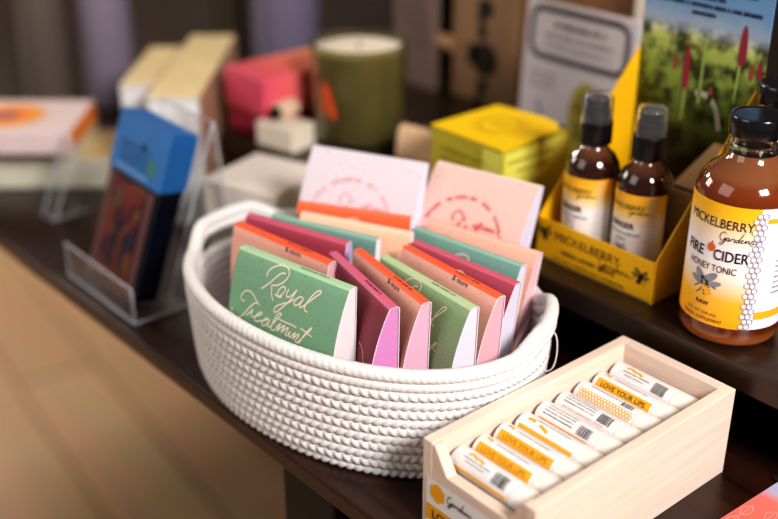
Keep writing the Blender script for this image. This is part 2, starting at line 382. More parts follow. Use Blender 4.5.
def packet(col, w, h, bulge_l, bulge_r, design, inner='e9dfe6', t0=.0062, spine_print=True, seed=1):
    """children: cover (folded sheet), inner_tray, lettering. Local: x across, y=0 back, z=0 bottom"""
    n1, c1, n2, c2 = COL[col]
    root = bpy.data.objects.new('matchbook_packet', None); C.objects.link(root); root.empty_display_size = .02
    K = 18
    def yf(x, s):      # front surface depth at x, s = distance below the top
        q = (x/w+.5); bl = bulge_l+(bulge_r-bulge_l)*q
        k = math.sin(max(0, min(1, s/.055))*PI/2)**.85
        if s > .055: k = .3+.7*math.cos(min(1, (s-.055)/(h-.055))*PI/2)
        return -(t0+bl*k)
    # cover: back sheet, top spine, bulging front sheet
    mb = MB(); e = .0005
    prof = [(0, 0)]+[(0, h-.001), (-.001, h)]+[(-t0+.0008, h), (-t0, h-.0008)]
    xs = [-w/2+w*i/6 for i in range(7)]
    def col_pts(x, inset):
        P = [(0-inset, 0.002), (0-inset, h-.001-inset), (-.001, h-inset), (-t0+.0008+inset*.2, h-inset)]
        for k in range(K+1):
            s = .0012+(h-.0032)*k/K; P.append((yf(x, s)+inset, h-s-inset*(1 if k == 0 else 0)))
        return [(x, y, z) for y, z in P]
    cols = [(col_pts(x, 0), col_pts(x, e)) for x in xs]; L = len(cols[0][0])
    v = []; 
    for a, b in cols: v += a+b
    f = []; mi = []
    for i in range(6):
        A0, A1 = i*2*L, (i+1)*2*L
        for k in range(L-1):
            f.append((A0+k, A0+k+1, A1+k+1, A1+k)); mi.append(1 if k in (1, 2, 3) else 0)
            f.append((A0+L+k, A1+L+k, A1+L+k+1, A0+L+k+1)); mi.append(2)
    for side in (0, 6):
        A0 = side*2*L
        for k in range(L-1):
            f.append((A0+k, A0+L+k, A0+L+k+1, A0+k+1) if side == 0 else (A0+k, A0+k+1, A0+L+k+1, A0+L+k)); mi.append(2)
    mb.v = v; mb.f = f; mb.mi = mi
    edge = mat('packet paper edge', 'eadfe4', rough=.6)
    obj('cover', mb, [speck(n1, c1), mat(n2, c2, rough=.55), edge], root, smooth=35)
    # inner block
    mb = MB(); i0 = .0007
    vv = []
    for x in (-w/2+i0, w/2-i0):
        P = [(x, -.0007, .003), (x, -.0007, h-.0014), (x, -t0+.0012, h-.0014)]
        for k in range(1, K+1):
            s = .002+(h-.005)*k/K; P.append((x, yf(x, s)+.0007, h-s))
        vv.append(P)
    n = len(vv[0]); mb.v = vv[0]+vv[1]
    mb.f = [tuple(range(n)), tuple(range(2*n-1, n-1, -1))]+[(k, n+k, n+(k+1) % n, (k+1) % n) for k in range(n)]; mb.mi = [0]*len(mb.f)
    obj('inner_tray', mb, mat('tray '+inner, inner, rough=.5), root)
    # lettering on the front and the spine
    fn = lambda x, y: (x, yf(x, y)-.00022, h-y)     # y down, metres
    mb = MB(); mats = [ink_cream, ink_black, ink_red, ink_pink, ink_peach]; mi = 0
    if design == 'royal':
        for st in ROYAL: mb.stroke([((p[0]*1.14-.6)*.001*w/.0957, (p[1]*.86+.3)*.001) for p in st], .0009, fn, 0)
    elif design == 'hing':
        for st in HING: mb.stroke([(w/2-.041+p[0]*.00105, .013+p[1]*.00105) for p in st], .0008, fn, 4)
        for st in ROYAL[:1]: mb.stroke([((p[0]*.8-22)*.001, (p[1]*.8+12)*.001) for p in st], .0008, fn, 4)
    elif design == 'more':
        mb.text('& more', .0046, w/2-.032, .0225, lambda x, y: fn(x, .026-y), 1, bold=.0)
        for st in ROYAL[5:8]: mb.stroke([((p[0]+14)*.0009, (p[1]*.9+6)*.001) for p in st], .0008, fn, 0)
    elif design in ('circle', 'circle_white'):
        k = 2 if design == 'circle' else 3
        R = .030; cx, cy = -.004, .051
        fa = lambda x, y: fn(cx+(R+y)*math.sin(x/R), cy-(R+y)*math.cos(x/R))
        for a0, a1, sd in ((-1.22, -.78, 1), (-.6, .12, 2), (.3, .56, 3), (.74, 1.35, 4)):
            ticks(mb, a0*R, 0, (a1-a0)*R, .0032, fa, k, sd+seed, lw=.0009)
        for st in ROYAL[5:9]: mb.stroke([(cx+(p[0]+19)*.00072, (p[1]*.8+8)*.001+cy-.050) for p in st], .0011, fn, k)
        ticks(mb, cx+.008, cy-.012, .018, .0035, lambda x, y: fn(x, -y+2*cy-.024), k, 9, lw=.0011)
    elif design == 'swirl':
        for st in ROYAL[:2]+ROYAL[3:4]: mb.stroke([((p[0]+6)*.001, (p[1]+5)*.001) for p in st], .0008, fn, 0)
    if spine_print:
        ft = lambda x, y: (x, -t0*.5+y, h+.00015)
        ticks(mb, .004, -.0009, w*.24, .0019, ft, 1, seed)
    if mb.v: obj('lettering', mb, mats, root)
    return root
PK = [  # name, colour, centre of top x,y,z, width, yaw, lean, bulges, design, label
 ('royal', 'green', -.0107, .0401, .115, .0925, 10.4, 3, .012, .0155, 'royal', 'green packet at the very front left, its cream script lettering fully in view', 'e2d9dc'),
 ('pinkleft', 'pink', -.0540, .0613, .110, .0905, 6.8, -2, .009, .007, 'more', 'dusty pink packet with orange spine directly behind the fully readable green one', 'd9a3ad'),
 ('crims', 'crimson', -.0705, .0845, .107, .0854, 15.7, 1, .005, .005, 'none', 'crimson packet at left behind the dusty pink one', 'b9a6d6'),
 ('teal', 'teal', -.0627, .1019, .106, .0843, 20.1, 3, .004, .004, 'swirl', 'teal green packet at left between the crimson and peach ones', 'dfe0e8'),
 ('peach', 'peach', -.0468, .1160, .110, .0825, 25.1, 4, .003, .003, 'none', 'plain peach packet in front of the orange one, left group', 'f4d9c8'),
 ('orangeband', 'orange', -.0606, .1260, .112, .0833, 30.0, 7, .003, .003, 'swirl', 'bright orange packet showing as a band before the tall white one', 'e5dcf0'),
 ('white', 'white', -.0876, .1624, .135, .0885, 25.1, 20, .012, .008, 'circle_white', 'tall white packet with pale pink circular print at the back left of the basket', 'e5dcf0'),
 ('pinkback', 'blush', -.0142, .2099, .130, .0821, 14.4, 22, .014, .012, 'circle', 'tall blush packet with red circular print at the back right of the basket', 'd6d0e4'),
 ('crimson2', 'wine', .0211, .0668, .110, .0846, -13.0, 1, .002, .0135, 'hing', 'dark crimson packet with bright pink spine just right of the front green packet', 'cf86ba'),
 ('orange', 'pink', .0283, .0833, .110, .0845, -10.8, 2, .003, .0125, 'more', 'salmon packet with orange spine right behind the dark crimson packet with pink spine', 'e3a9bd'),
 ('green2', 'sage', .0475, .0962, .109, .0872, -3.2, 2, .004, .0145, 'royal', 'sage green packet with pale spine in the middle of the right group', 'd6cfd8'),
 ('orange3', 'pink', .0465, .1172, .109, .0895, -2.3, 4, .005, .0135, 'more', 'pink packet with orange spine just behind the sage green packet', 'e2a7b0'),
 ('crimson3', 'crimson', .0405, .1345, .107, .0870, 4.5, 9, .004, .012, 'swirl', 'crimson packet in front of the teal one, right group', 'cfc8d8'),
 ('teal3', 'teal', .0225, .1550, .105, .0885, 8.4, 13, .006, .009, 'swirl', 'teal packet between a crimson and a pale pink packet, right group', 'd3d1dc'),
 ('pink3', 'salmon', .0200, .1720, .106, .0865, 11.7, 16, .005, .008, 'none', 'plain pale pink packet at the right rear, against the basket rim', 'dcb4ba')]
for i, (nm, col, x, y, z, w, ang, lean, bl, br, des, lab, inner) in enumerate(PK):
    L = math.radians(lean); A = math.radians(ang); base = .016 if nm == 'royal' else .0085
    h = (z-base)/math.cos(L)
    r = packet(col, w, h, bl, br, des, inner, spine_print=des in ('royal', 'more', 'hing'), seed=i)
    tag(r, lab, 'packet', 'matchbook-style packets in the basket')
    # back-top edge sits at (x,y)+normal*t0/2 ; the base lies toward the front by tan(lean)
    nb = Vector((-math.sin(A), math.cos(A)))
    p = Vector((x, y))+nb*.002-nb*(h*math.sin(L))
    r.rotation_euler = (-L, 0, A); r.location = (p.x, p.y, base)

# =================================================================== LIP BALM BOX
maple = wood_mat('pale maple', 'e0c6b0', 'e9d8c9', rough=.55, scale=(60, 2.5, 60), bump=.25)
maple_side = wood_mat('pale maple end', 'dabfac', 'e4cfc0', rough=.55, scale=(3, 60, 60), bump=.25)
bx = thing('wooden_box', 'open pale maple wooden box filled with lip balm tubes', 'box', (.1575, .117, 0))
W2, L2, Hb, T = .042, .0865, .060, .0075
obj('base_board', MB().box(-W2+T, W2-T, -L2+T, L2-T, 0.0, .006), maple, bx)
obj('side_wall', MB().box(-W2, -W2+T, -L2, L2, 0, Hb), maple, bx, bevel=.0006)
obj('side_wall', MB().box(W2-T, W2, -L2, L2, 0, Hb), maple, bx, bevel=.0006)
obj('end_wall', MB().box(-W2+T, W2-T, L2-T, L2, 0, Hb), maple_side, bx, bevel=.0004)
fp = [(-W2+T, 0), (W2-T, 0), (W2-T, Hb-.001), (W2-T-.002, Hb-.001), (W2-T-.011, .043), (-W2+T+.012, .043), (-W2+T+.002, Hb-.001), (-W2+T, Hb-.001)]
obj('front_panel', MB().prism(fp, lambda x, y, k: (x, -L2+.0002+(T-.0002)*k, y)), maple_side, bx, bevel=.0004)
lm = MB(); fn = lambda x, y: (x, -L2-.0005, y); f2 = lambda x, y: (x, -L2-.0007, y)
lm.rect(-W2+.004, W2-.012, .006, .037, fn, 0)
for k in range(6):
    pass
lm.poly([(-W2+.013+.0065*math.cos(PI/6+PI/3*i), .029+.0065*math.sin(PI/6+PI/3*i)) for i in range(6)], f2, 1)
gardens(lm, -W2+.021, .0265, .0022, .0006, f2, 2)
bee(lm, .019, .031, .006, f2, 2, 1, 3)
lm.rect(-W2+.004, W2-.012, .008, .019, f2, 1)
f3 = lambda x, y: (x, -L2-.0009, y)
lm.text('LOVE YOUR LIPS', .0075, -.005, .011, f3, 2, bold=.02)
yel = mat('label yellow', 'e9a51c', rough=.5)
obj('label', lm, [mat('label paper', 'e8e4e2', rough=.5), yel, ink_black, mat('bee wing grey', '8d8782', rough=.6)], bx)
# tubes
tube_white = mat('tube white', 'e2dcd9', rough=.4)
LAB = ['orange squiggle, nearest the box\'s cut-out front', 'yellow lettered band, second from the box\'s cut-out front',
       'yellow lettered band, third from the box\'s cut-out front', 'thin yellow band and yellow flourish',
       'plain text, fifth and middle of the row', 'plain small print, beside the honeycomb tube',
       'orange honeycomb pattern', 'yellow band, next to last before the box\'s back wall',
       'barcode, against the back wall of the wooden box']
KIND = ['bar', 'band', 'band', 'thin', 'text', 'text2', 'hex', 'band2', 'bar']
ink_grey = mat('grey ink', '6d6864', rough=.6)
for i in range(9):
    R = .0083; b = .0478+i*.0172; x0 = .1265
    t = thing('lip_balm_tube', 'white lip balm tube with '+LAB[i], 'tube', (x0, b, .0438-.0005*(i % 2)), 0, 'lip balm tubes in the wooden box')
    # lathe along +x : rotate z->x
    M = Matrix.Rotation(PI/2, 4, 'Y')
    obj('tube_body', MB().lathe([(0, 0), (R-.0006, 0), (R, .0006), (R, .044), (R-.0003, .0443), (R-.0004, .0448)], 28, M=M), tube_white, t, smooth=40)
    obj('cap', MB().lathe([(R-.0004, .0446), (R+.0001, .045), (R+.0001, .0632), (R-.0008, .0645), (0, .0645)], 28, M=M), mat('cap white', 'e6dbd0', rough=.4), t, smooth=40)
    # print: x along the tube, u around it ; roll centre faces up and to the viewer
    roll = {0: .5, 8: .55, 4: .5, 5: .3}.get(i, .45)
    fn = lambda x, u, roll=roll: (x, -(R+.00015)*math.sin(roll+u/R), (R+.00015)*math.cos(roll+u/R))
    def band(mb, x0, x1, u0, u1, mi, off=.0001):
        n = 8
        g = lambda x, u: (x, -(R+off)*math.sin(roll+u/R), (R+off)*math.cos(roll+u/R))
        for k in range(n): mb.rect(x0, x1, u0+(u1-u0)*k/n, u0+(u1-u0)*(k+1)/n, g, mi)
    mb = MB(); K = KIND[i]; flipf = lambda x, u: fn(x, -u)
    if K == 'bar':
        mb.stroke([(.009, .003), (.012, .0045), (.015, .003), (.018, .0035), (.021, .002)], .0016, flipf, 1)
        ticks(mb, .008, .0, .019, .0012, flipf, 2, i); ticks(mb, .010, -.002, .014, .0009, flipf, 2, i+4)
        barcode(mb, .031, .0405, -.004, .0035, flipf, 0, i)
        band(mb, .002, .044, .0065, .0085, 1)
    elif K in ('band', 'band2'):
        band(mb, .003, .043, 0.0, .0062, 1)
        fl = lambda x, u: (x, -(R+.0003)*math.sin(roll-u/R), (R+.0003)*math.cos(roll-u/R))
        mb.text('LOVE YOUR LIPS', .0042, .023, -.0045, fl, 0 if K == 'band2' else 3, bold=.01, width=.033)
        ticks(mb, .012, .0035, .024, .0012, flipf, 2, i)
        mb.stroke([(.004, .0045), (.006, .005), (.009, .004)], .0016, flipf, 1)
    elif K == 'thin':
        band(mb, .003, .043, .003, .0055, 1)
        mb.stroke([(.006, .002), (.009, .0028), (.011, .0018)], .002, flipf, 1); mb.stroke([(.015, .0015), (.018, .001), (.022, -.0005)], .0018, flipf, 1)
        ticks(mb, .010, .004, .026, .0012, flipf, 2, i)
    elif K in ('text', 'text2'):
        for q in range(4): ticks(mb, .005, .004-q*.0022, .022, .0011, flipf, 2, i+q*3)
        barcode(mb, .031, .040, -.004, .0025, flipf, 0, i)
        if K == 'text': band(mb, .004, .040, .0052, .0062, 4)
        else: ticks(mb, .006, -.006, .03, .0012, flipf, 4, i)
    else:
        for r_ in range(3):
            for q in range(17): ring_hex(mb, .004+q*.0023+(r_ % 2)*.00115, -.0012-r_*.0018, .0011, .0004, flipf, 1)
        ticks(mb, .008, .0035, .022, .0012, flipf, 2, i); barcode(mb, .032, .040, .0012, .005, flipf, 0, i)
    obj('printed_label', mb, [ink_black, yel, ink_grey, mat('dark yellow ink', 'b07410', rough=.5), mat('orange ink', 'e8a56a', rough=.5)], t)

# =================================================================== YELLOW DISPLAY TRAY
yc = mat('yellow card', 'e9b010', rough=.45, var=.04, scale=30); kraft = mat('kraft inside', 'dcb888', rough=.7, var=.06, scale=80)
tray = thing('display_tray', 'yellow cardboard display tray with flower-field header, on the dark shelf', 'display box', (.0615, .234, SH), 0)
w, d, hf, hb = .050, .098, .030, .135
e = .0012
obj('base_panel', MB().box(-w, w, 0, d, 0, e), kraft, tray)
mb = MB().box(-w, w, 0, e, 0, hf)
obj('front_panel', mb, [yc], tray, bevel=.0003)
for s in (-1, 1):
    mb = MB(); x0 = s*w; x1 = s*(w+e) if True else 0
    mb.prism([(0, 0), (d, 0), (d, hb), (e, hf)], lambda y, z, k, x0=x0, x1=x1: ((x1, x0)[k] if s < 0 else (x0, x1)[k], y, z))
    obj('side_wing', mb, yc, tray)
# header with a photograph of a flower field
HT = .30
sky = ramp_mat('printed flower field', [(0, '1c140d'), (.20, '241c12'), (.27, '26301a'), (.36, '4a5c2e'), (.44, '687a40'), (.51, '8a965c'), (.525, 'a0a68a'), (.54, 'a3abb8'), (.60, '6d92b6'), (.70, '4f82b0'), (.82, '8199bd')], 'Z', rough=.4, lo=0, hi=HT, noise=.05, nscale=90)
def _field(m):
    nt = m.node_tree; b = nt.nodes['Principled BSDF']; src = b.inputs['Base Color'].links[0].from_socket
    tc = nt.nodes.new('ShaderNodeTexCoord'); v = nt.nodes.new('ShaderNodeTexVoronoi'); v.inputs['Scale'].default_value = 75
    n = nt.nodes.new('ShaderNodeTexNoise'); n.inputs['Scale'].default_value = 85; n.inputs['Detail'].default_value = 4
    nt.links.new(tc.outputs['Object'], v.inputs[0]); nt.links.new(tc.outputs['Object'], n.inputs[0])
    r = nt.nodes.new('ShaderNodeValToRGB'); es = r.color_ramp.elements; es[0].position = .40; es[0].color = (.14, .15, .08, 1); es[1].position = .60; es[1].color = (1.6, 1.5, 1.0, 1)
    nt.links.new(n.outputs['Fac'], r.inputs[0])
    sp = nt.nodes.new('ShaderNodeSeparateXYZ'); nt.links.new(tc.outputs['Object'], sp.inputs[0])
    mr = nt.nodes.new('ShaderNodeMapRange'); mr.inputs['From Min'].default_value = .150; mr.inputs['From Max'].default_value = .160; mr.inputs['To Min'].default_value = 1; mr.inputs['To Max'].default_value = 0
    nt.links.new(sp.outputs['Z'], mr.inputs['Value'])
    mx = nt.nodes.new('ShaderNodeMixRGB'); mx.blend_type = 'MULTIPLY'; nt.links.new(mr.outputs[0], mx.inputs[0])
    nt.links.new(src, mx.inputs[1]); nt.links.new(r.outputs[0], mx.inputs[2]); nt.links.new(mx.outputs[0], b.inputs['Base Color'])
_field(sky)
mb = MB().box(-w, w, d, d+e, 0, HT)
hdr = obj('header_panel', mb, sky, tray)
mb = MB(); fn = lambda x, z: (x, d-.0004, z)
for (x, z0, z1, ww, mi) in ((-.0095, .113, .146, .0066, 0), (.0325, .138, .166, .0068, 0), (-.019, .125, .137, .004, 1), (.012, .108, .120, .004, 1), (.041, .13, .142, .004, 1), (.047, .132, .146, .004, 0)):
    P = []
    for k in range(9):
        u = k/8; P.append((x-ww/2*math.sin(PI*(.12+.88*u))**.5*(1-.3*u), z0+(z1-z0)*u))
    Q = [(2*x-p[0], p[1]) for p in reversed(P)]
    mb.poly(P+Q, fn, mi)
for x, z0, z1 in ((.0305, .112, .138), (.003, .105, .15), (-.0095, .09, .113)): mb.stroke([(x, z0), (x+.001, z1)], .0016, fn, 2)
mb.stroke([(0, .112), (.010, .112), (.018, .104), (.022, .09)], .004, fn, 3)
for z, h_, x0, x1, sd in ((.205, .006, -.012, .040, 1), (.195, .006, .010, .040, 8), (.1885, .004, -.026, .042, 2), (.182, .0038, -.018, .036, 3), (.1765, .003, -.016, .014, 4), (.171, .003, -.038, .042, 5), (.1655, .003, -.010, .008, 6), (.215, .008, -.03, .03, 7)):
    ticks(mb, x0, z, x1-x0, h_, fn, 4, sd, lw=.0012)
obj('printed_flowers', mb, [mat('flower crimson', '8a2238', rough=.5), mat('flower rust', '8a4a2c', rough=.5), mat('leaf light green', '9fb35a', rough=.5), mat('leaf pale', 'a3a88a', rough=.5), mat('print navy', '23304a', rough=.5)], hdr)
# kraft partition and flaps behind the bottles
mb = MB().box(-w+.001, w-.001, .056, .0572, e, .058)
obj('partition', mb, kraft, tray)
mb = MB(); mb.prism([(.006, .0), (.044, 0), (.044, .030), (.022, .030)], lambda x, y, k: (x, .075+.02*(y/.03)+k*.001, .052+y))
obj('flap', mb, kraft, tray)
mb = MB(); fn = lambda x, z: (x, -.0003, z)
mb.text('MICKELBERRY', .0092, -.005, .0175, fn, 0, sx=1.0)
gardens(mb, .006, .0105, .0030, .0005, fn, 0)
mb.text('HERBAL HONEY SPRAYS', .0044, -.004, .0085, fn, 0, bold=.02)
ticks(mb, -.034, .0028, .062, .0022, fn, 0, 5)
bee(mb, -.0435, .019, .010, fn, 0, 0, 1); bee(mb, .041, .0155, .010, fn, 0, 0, 1, -1)
obj('front_lettering', mb, [mat('brown ink', '4a3512', rough=.6), mat('wing brown', '7d6524', rough=.6)], tray)

# =================================================================== SPRAY BOTTLES
glass_clear = mat('clear glass', (1, 1, 1), rough=.03, trans=1, ior=1.45)
plastic_clear = mat('clear plastic', (.93, .94, .96), rough=.07, trans=.97, ior=1.33)
black_gloss = mat('black plastic', '0f0f12', rough=.28)
spray_liq = ramp_mat('dark amber spray glass', [(0, '301004'), (.7, '200a05'), (.9, '30120a'), (1, '6a4028')], rough=.08, coat=.8, lo=0, hi=.08)
lab_s = ramp_mat('spray label paper', [(0, 'f1ece8'), (.55, 'f1ece8'), (.78, 'f3bf3a'), (1, 'efa91c')], rough=.45, lo=.010, hi=.062)
def spray(loc, label):
    t = thing('spray_bottle', label, 'spray bottle', loc, 0, 'ginger honey sprays in the yellow tray'); t.scale = (1, 1, 1.035)
    R = .0187
    obj('bottle', MB().lathe([(0, 0), (R-.002, 0), (R-.0005, .0008), (R, .002), (R, .064), (R-.001, .069), (R-.004, .0745), (R-.0085, .0785), (.0085, .0805), (.0082, .084)], 44), spray_liq, t, smooth=50)
    obj('collar', MB().lathe([(.0082, .0825), (.0108, .0825), (.0112, .0835), (.0112, .0965), (.0104, .0975), (.009, .0975)], 36), black_gloss, t, smooth=35)
    obj('nozzle', MB().lathe([(.0088, .0975), (.0088, .106), (.0078, .107), (.0078, .1125), (0, .1125)], 28), black_gloss, t, smooth=35)
    obj('clear_cap', MB().lathe([(.0108, .0975), (.0104, .112), (.0098, .1145), (.0085, .1158), (0, .1160), (0, .1152), (.0082, .1150), (.0091, .1140), (.0096, .112), (.0100, .0975), (.0108, .0975)], 40), plastic_clear, t, smooth=50)
    lb = MB().lathe([(R+.0001, .010), (R+.00025, .0101), (R+.00025, .0619), (R+.0001, .062)], 44, a0=-PI/2-1.6, a1=-PI/2+1.55)
    for k in range(0): pass
    fn = cyl(R, -PI/2, .0005)
    lb.text('MICKELBERRY', .0048, -.001, .052, fn, 1)
    gardens(lb, .003, .0485, .0015, .0003, fn, 1)
    lb.text('GINGER', .0054, -.002, .0385, fn, 1, bold=.03)
    lb.text('DIGESTIVE SUPPORT', .0029, -.001, .0335, fn, 1)
    lb.text('SPRAY', .0029, -.001, .0295, fn, 1)
    bee(lb, -.001, .023, .007, fn, 1, 2, 3)
    for r_ in range(16):
        for c_ in range(2): ring_hex(lb, .0165+c_*.0028+(r_ % 2)*.0014, .0125+r_*.0031, .0016, .00035, fn, 3)
    obj('label', lb, [lab_s, ink_black, yel, mat('hex grey', 'a9a5ab', rough=.6)], t, smooth=30)
    return t
spray((.036, .2585, SH+e), 'ginger spray bottle at the left corner of the yellow tray')
spray((.0775, .2625, SH+e), 'ginger spray bottle nearer the large honey tonic bottles, in the yellow tray')

# =================================================================== HONEY TONIC BOTTLES
cid = ramp_mat('amber tonic', [(0, 'b87a4a'), (.05, 'a8602c'), (.12, '5a1f06'), (.6, '642407'), (.84, '642406'), (.93, '74300a'), (.965, '743414'), (1, '7a4a2c')], rough=.10, coat=.6, lo=0, hi=.108, noise=.03, nscale=40)  # ramp puts the liquid's orange glow into the colour; pale sediment at the base
lab_c = ramp_mat('tonic label paper', [(0, 'f2a50c'), (.22, 'f4b52a'), (.42, 'f2e6d8'), (.62, 'f1eaf0'), (.80, 'f2d9a8'), (.9, 'f6bf24'), (1, 'f5b90f')], rough=.4, lo=.014, hi=.093)
ramp_c2 = mat('back label white', 'e9e4ec', rough=.4)
def cider(loc, label):
    R = .0305
    t = thing('tonic_bottle', label, 'bottle', loc, 0, 'honey tonic bottles on the shelf')
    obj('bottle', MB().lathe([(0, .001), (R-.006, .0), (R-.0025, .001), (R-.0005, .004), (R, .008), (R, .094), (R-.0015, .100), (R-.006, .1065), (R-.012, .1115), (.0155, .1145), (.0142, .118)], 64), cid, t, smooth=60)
    obj('neck', MB().lathe([(.0142, .1178), (.0136, .121), (.0146, .1225), (.0146, .1245), (.0136, .126), (.0136, .131), (.0118, .131), (.0118, .119), (.0125, .1178), (.0142, .1178)], 40), glass_clear, t, smooth=50)
    prof = [(.0140, .1285), (.0160, .1285), (.0163, .1292), (.0163, .1392), (.0158, .1402), (.0140, .1405), (.0134, .1399), (0, .1399)]
    cp = MB().lathe(prof, 72)
    obj('screw_cap', cp, mat('cap black', '101013', rough=.2, coat=.5), t, smooth=35)
    lb = MB().lathe([(R+.0001, .0140), (R+.0003, .0141), (R+.0003, .0929), (R+.0001, .093)], 80, a0=-PI/2-1.35, a1=-PI/2+.86)
    lb.lathe([(R+.0001, .0140), (R+.0003, .0141), (R+.0003, .0929), (R+.0001, .093)], 40, mi=4, a0=-PI/2+.86, a1=-PI/2+2.6)
    fn = cyl(R, -PI/2+.10, .0007)
    lb.text('MICKELBERRY', .0082, -.001, .0785, fn, 1, width=.0425)
    gardens(lb, .0015, .0700, .0023, .0004, fn, 1)
    lb.text('FIRE', .0094, -.0145, .0580, fn, 1, bold=.012, width=.0135)
    lb.text('CIDER', .0094, .0095, .0580, fn, 1, bold=.012, width=.0205)
    # flame between the words
    lb.poly([(x+.0068, (y-.0585)*.9+.0620) for x, y in [(-.0118, .0595), (-.0095, .0585), (-.0072, .0600), (-.0068, .0625), (-.0080, .0645), (-.0083, .0630), (-.0090, .0670), (-.0103, .0640), (-.0112, .0645), (-.0122, .0620)]], fn, 5)
    lb.text('HONEY TONIC', .0062, -.002, .0500, fn, 1, width=.0315)
    bee(lb, -.004, .0395, .014, fn, 1, 2, 3)
    lb.text('RAW', .0038, -.004, .0265, fn, 1, bold=.02)
    lb.text('8 FL OZ (236 mL)', .0027, -.004, .0205, fn, 1)
    lb.text('HERBAL SUPPLEMENT', .0029, -.004, .0165, fn, 1)
    for r_ in range(22):
        for c_ in range(2):
            x = .0208+c_*.0032+(r_ % 2)*.0016; y = .0163+r_*.00345
            lb.disc(x, y, .00155, .00155, cyl(R, -PI/2+.10, .0004), 4, n=6)
            ring_hex(lb, x, y, .0018, .0004, fn, 3)
    f2 = cyl(R, -PI/2+.10, .0006)
    for k in range(6): lb.rect(.0275+k*.006, .0335+k*.006, .021, .026, f2, 2)
    for k in range(6): lb.rect(.0275+k*.006, .0335+k*.006, .084, .087, f2, 2)
    for q in range(12): ticks(lb, .037, .076-q*.0035, .03, .0016, fn, 3, q)
    obj('label', lb, [lab_c, ink_black, mat('label amber', 'f2ae1e', rough=.45), mat('label grey print', '8e8a92', rough=.6), ramp_c2, mat('flame orange', 'c9692c', rough=.5)], t, smooth=30)
    return t
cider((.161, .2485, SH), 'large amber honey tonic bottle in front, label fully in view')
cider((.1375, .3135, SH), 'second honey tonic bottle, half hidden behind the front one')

# =================================================================== YELLOW CARTON
ca = thing('yellow_carton', 'small yellow square carton with loose lid between candle and spray bottles', 'box', (-.066, .272, SH), 0)
yc2 = mat('yellow carton shaded front', 'b5a62a', rough=.5, var=.08, scale=60)  # olive tone puts the shade of the upright faces into the colour
obj('carton_body', MB().box(-.038, .038, -.036, .036, 0, .066), yc2, ca, bevel=.0008)
mb = MB()
lid = [(-.0385, -.0365), (.0385, -.0365), (.0385, .022), (.030, .032), (.012, .0368), (-.0385, .0365)]
mb.prism(lid, lambda x, y, k: (x, y, .0665+.0009*k+.0035*max(0, (y+.0365)/.073)*(x+.0385)/.077))
obj('lid', mb, mat('yellow carton lid', 'f5c914', rough=.45), ca)
mb = MB(); fn = lambda x, y: (x, y, .0682+.0035*max(0, (y+.0365)/.073)*(x+.0385)/.077)
for R in (.021, .016): 
    for k in range(40):
        if R > .02 and k % 2: continue
        a, b = 2*PI*k/40, 2*PI*(k+1)/40
        mb.stroke([(R*math.cos(a), R*math.sin(a)), (R*math.cos(b), R*math.sin(b))], .0012, fn, 0, sm=False)
for q in range(3): ticks(mb, -.008, .003-q*.004, .016, .002, fn, 0, q)
f4 = lambda x, z: (x, -.0363, z); f5 = lambda y, z: (.0383, y, z)
for q in range(3): ticks(mb, -.026, .050-q*.007, .045, .004, f4, 1, q)
ticks(mb, -.03, .054, .05, .003, f5, 1, 8); ticks(mb, -.022, .046, .036, .003, f5, 1, 6)
mb.rect(.018, .0375, .012, .064, f4, 2)
mb.poly([(-.034, .064), (.034, .064), (.034, .052), (.006, .036), (-.034, .030)], lambda y, z: (.0382, y, z), 2)
obj('carton_print', mb, [mat('ochre ink', 'b9a01c', rough=.6), mat('olive ink', '8a7c1e', rough=.6), mat('pale yellow', 'd8d25c', rough=.5)], ca)

# =================================================================== CANDLE
cn = thing('glass_candle', 'olive green glass jar candle with cream wax behind the basket', 'candle', (-.2575, .290, SH), 0)
R = .0425; H = .092
gl = mat('olive glass', (.40, .37, .19), rough=.06, trans=.92, ior=1.4)
obj('glass_jar', MB().lathe([(0, 0), (R-.003, 0), (R, .003), (R, H-.001), (R-.0012, H), (R-.0028, H-.001), (R-.0028, .008), (R-.006, .006), (0, .006)], 64), gl, cn, smooth=50)
obj('wax', MB().lathe([(0, .0065), (R-.006, .0065), (R-.0029, .010), (R-.0029, H-.0065), (0, H-.007)], 48), mat('cream wax', 'efe3cc', rough=.45, sss=.3), cn, smooth=60)
obj('wick', MB().tube([(0, 0, H-.008), (.0005, 0, H-.004), (.0015, 0, H-.001)], .0008, 6), ink_black, cn)
mb = MB(); fn = cyl(R, -PI/2+.42, .0005)
mb.poly([(-.0165, .034), (-.0115, .034), (-.0105, .060), (-.0135, .066), (-.0165, .060)], fn, 0)
mb.poly([(-.0105, .060), (-.0085, .063), (.000, .034), (-.0055, .031), (-.009, .044)], fn, 0)
obj('orange_mark', mb, mat('orange mark', 'd9561e', rough=.5), cn)

# =================================================================== BOXES ROUND THE CANDLE
def box_thing(name, label, cat, loc, rz, sx, sy, sz, m, part='carton', bevel=.001, group=None, extra=None):
    t = thing(name, label, cat, loc, math.radians(rz), group)
    obj(part, MB().box(-sx/2, sx/2, -sy/2, sy/2, 0, sz), m, t, bevel=bevel)
    return t
kr_white = mat('pale paper box', 'e4d9cc', rough=.6, var=.05, scale=40)
box_thing('soap_box', 'plain off-white box on the table left behind the basket', 'box', (-.222, .161, 0), 18, .072, .072, .081, kr_white)
box_thing('soap_box', 'small cream box on the shelf in front of the candle', 'box', (-.291, .231, SH), 12, .044, .030, .022, mat('cream box', 'e6d9c4', rough=.6, var=.05, scale=50))
coral = ramp_mat('coral gradient card', [(0, 'd8506a'), (.4, 'f0706a'), (1, 'f9a868')], 'Y', rough=.5, lo=-.055, hi=.055)
ct = thing('gift_box', 'coral pink gradient gift box on the shelf left of the candle', 'box', (-.336, .27, SH), 0)
obj('lid', MB().box(-.034, .030, -.050, .058, .022, .058), coral, ct, bevel=.0015)
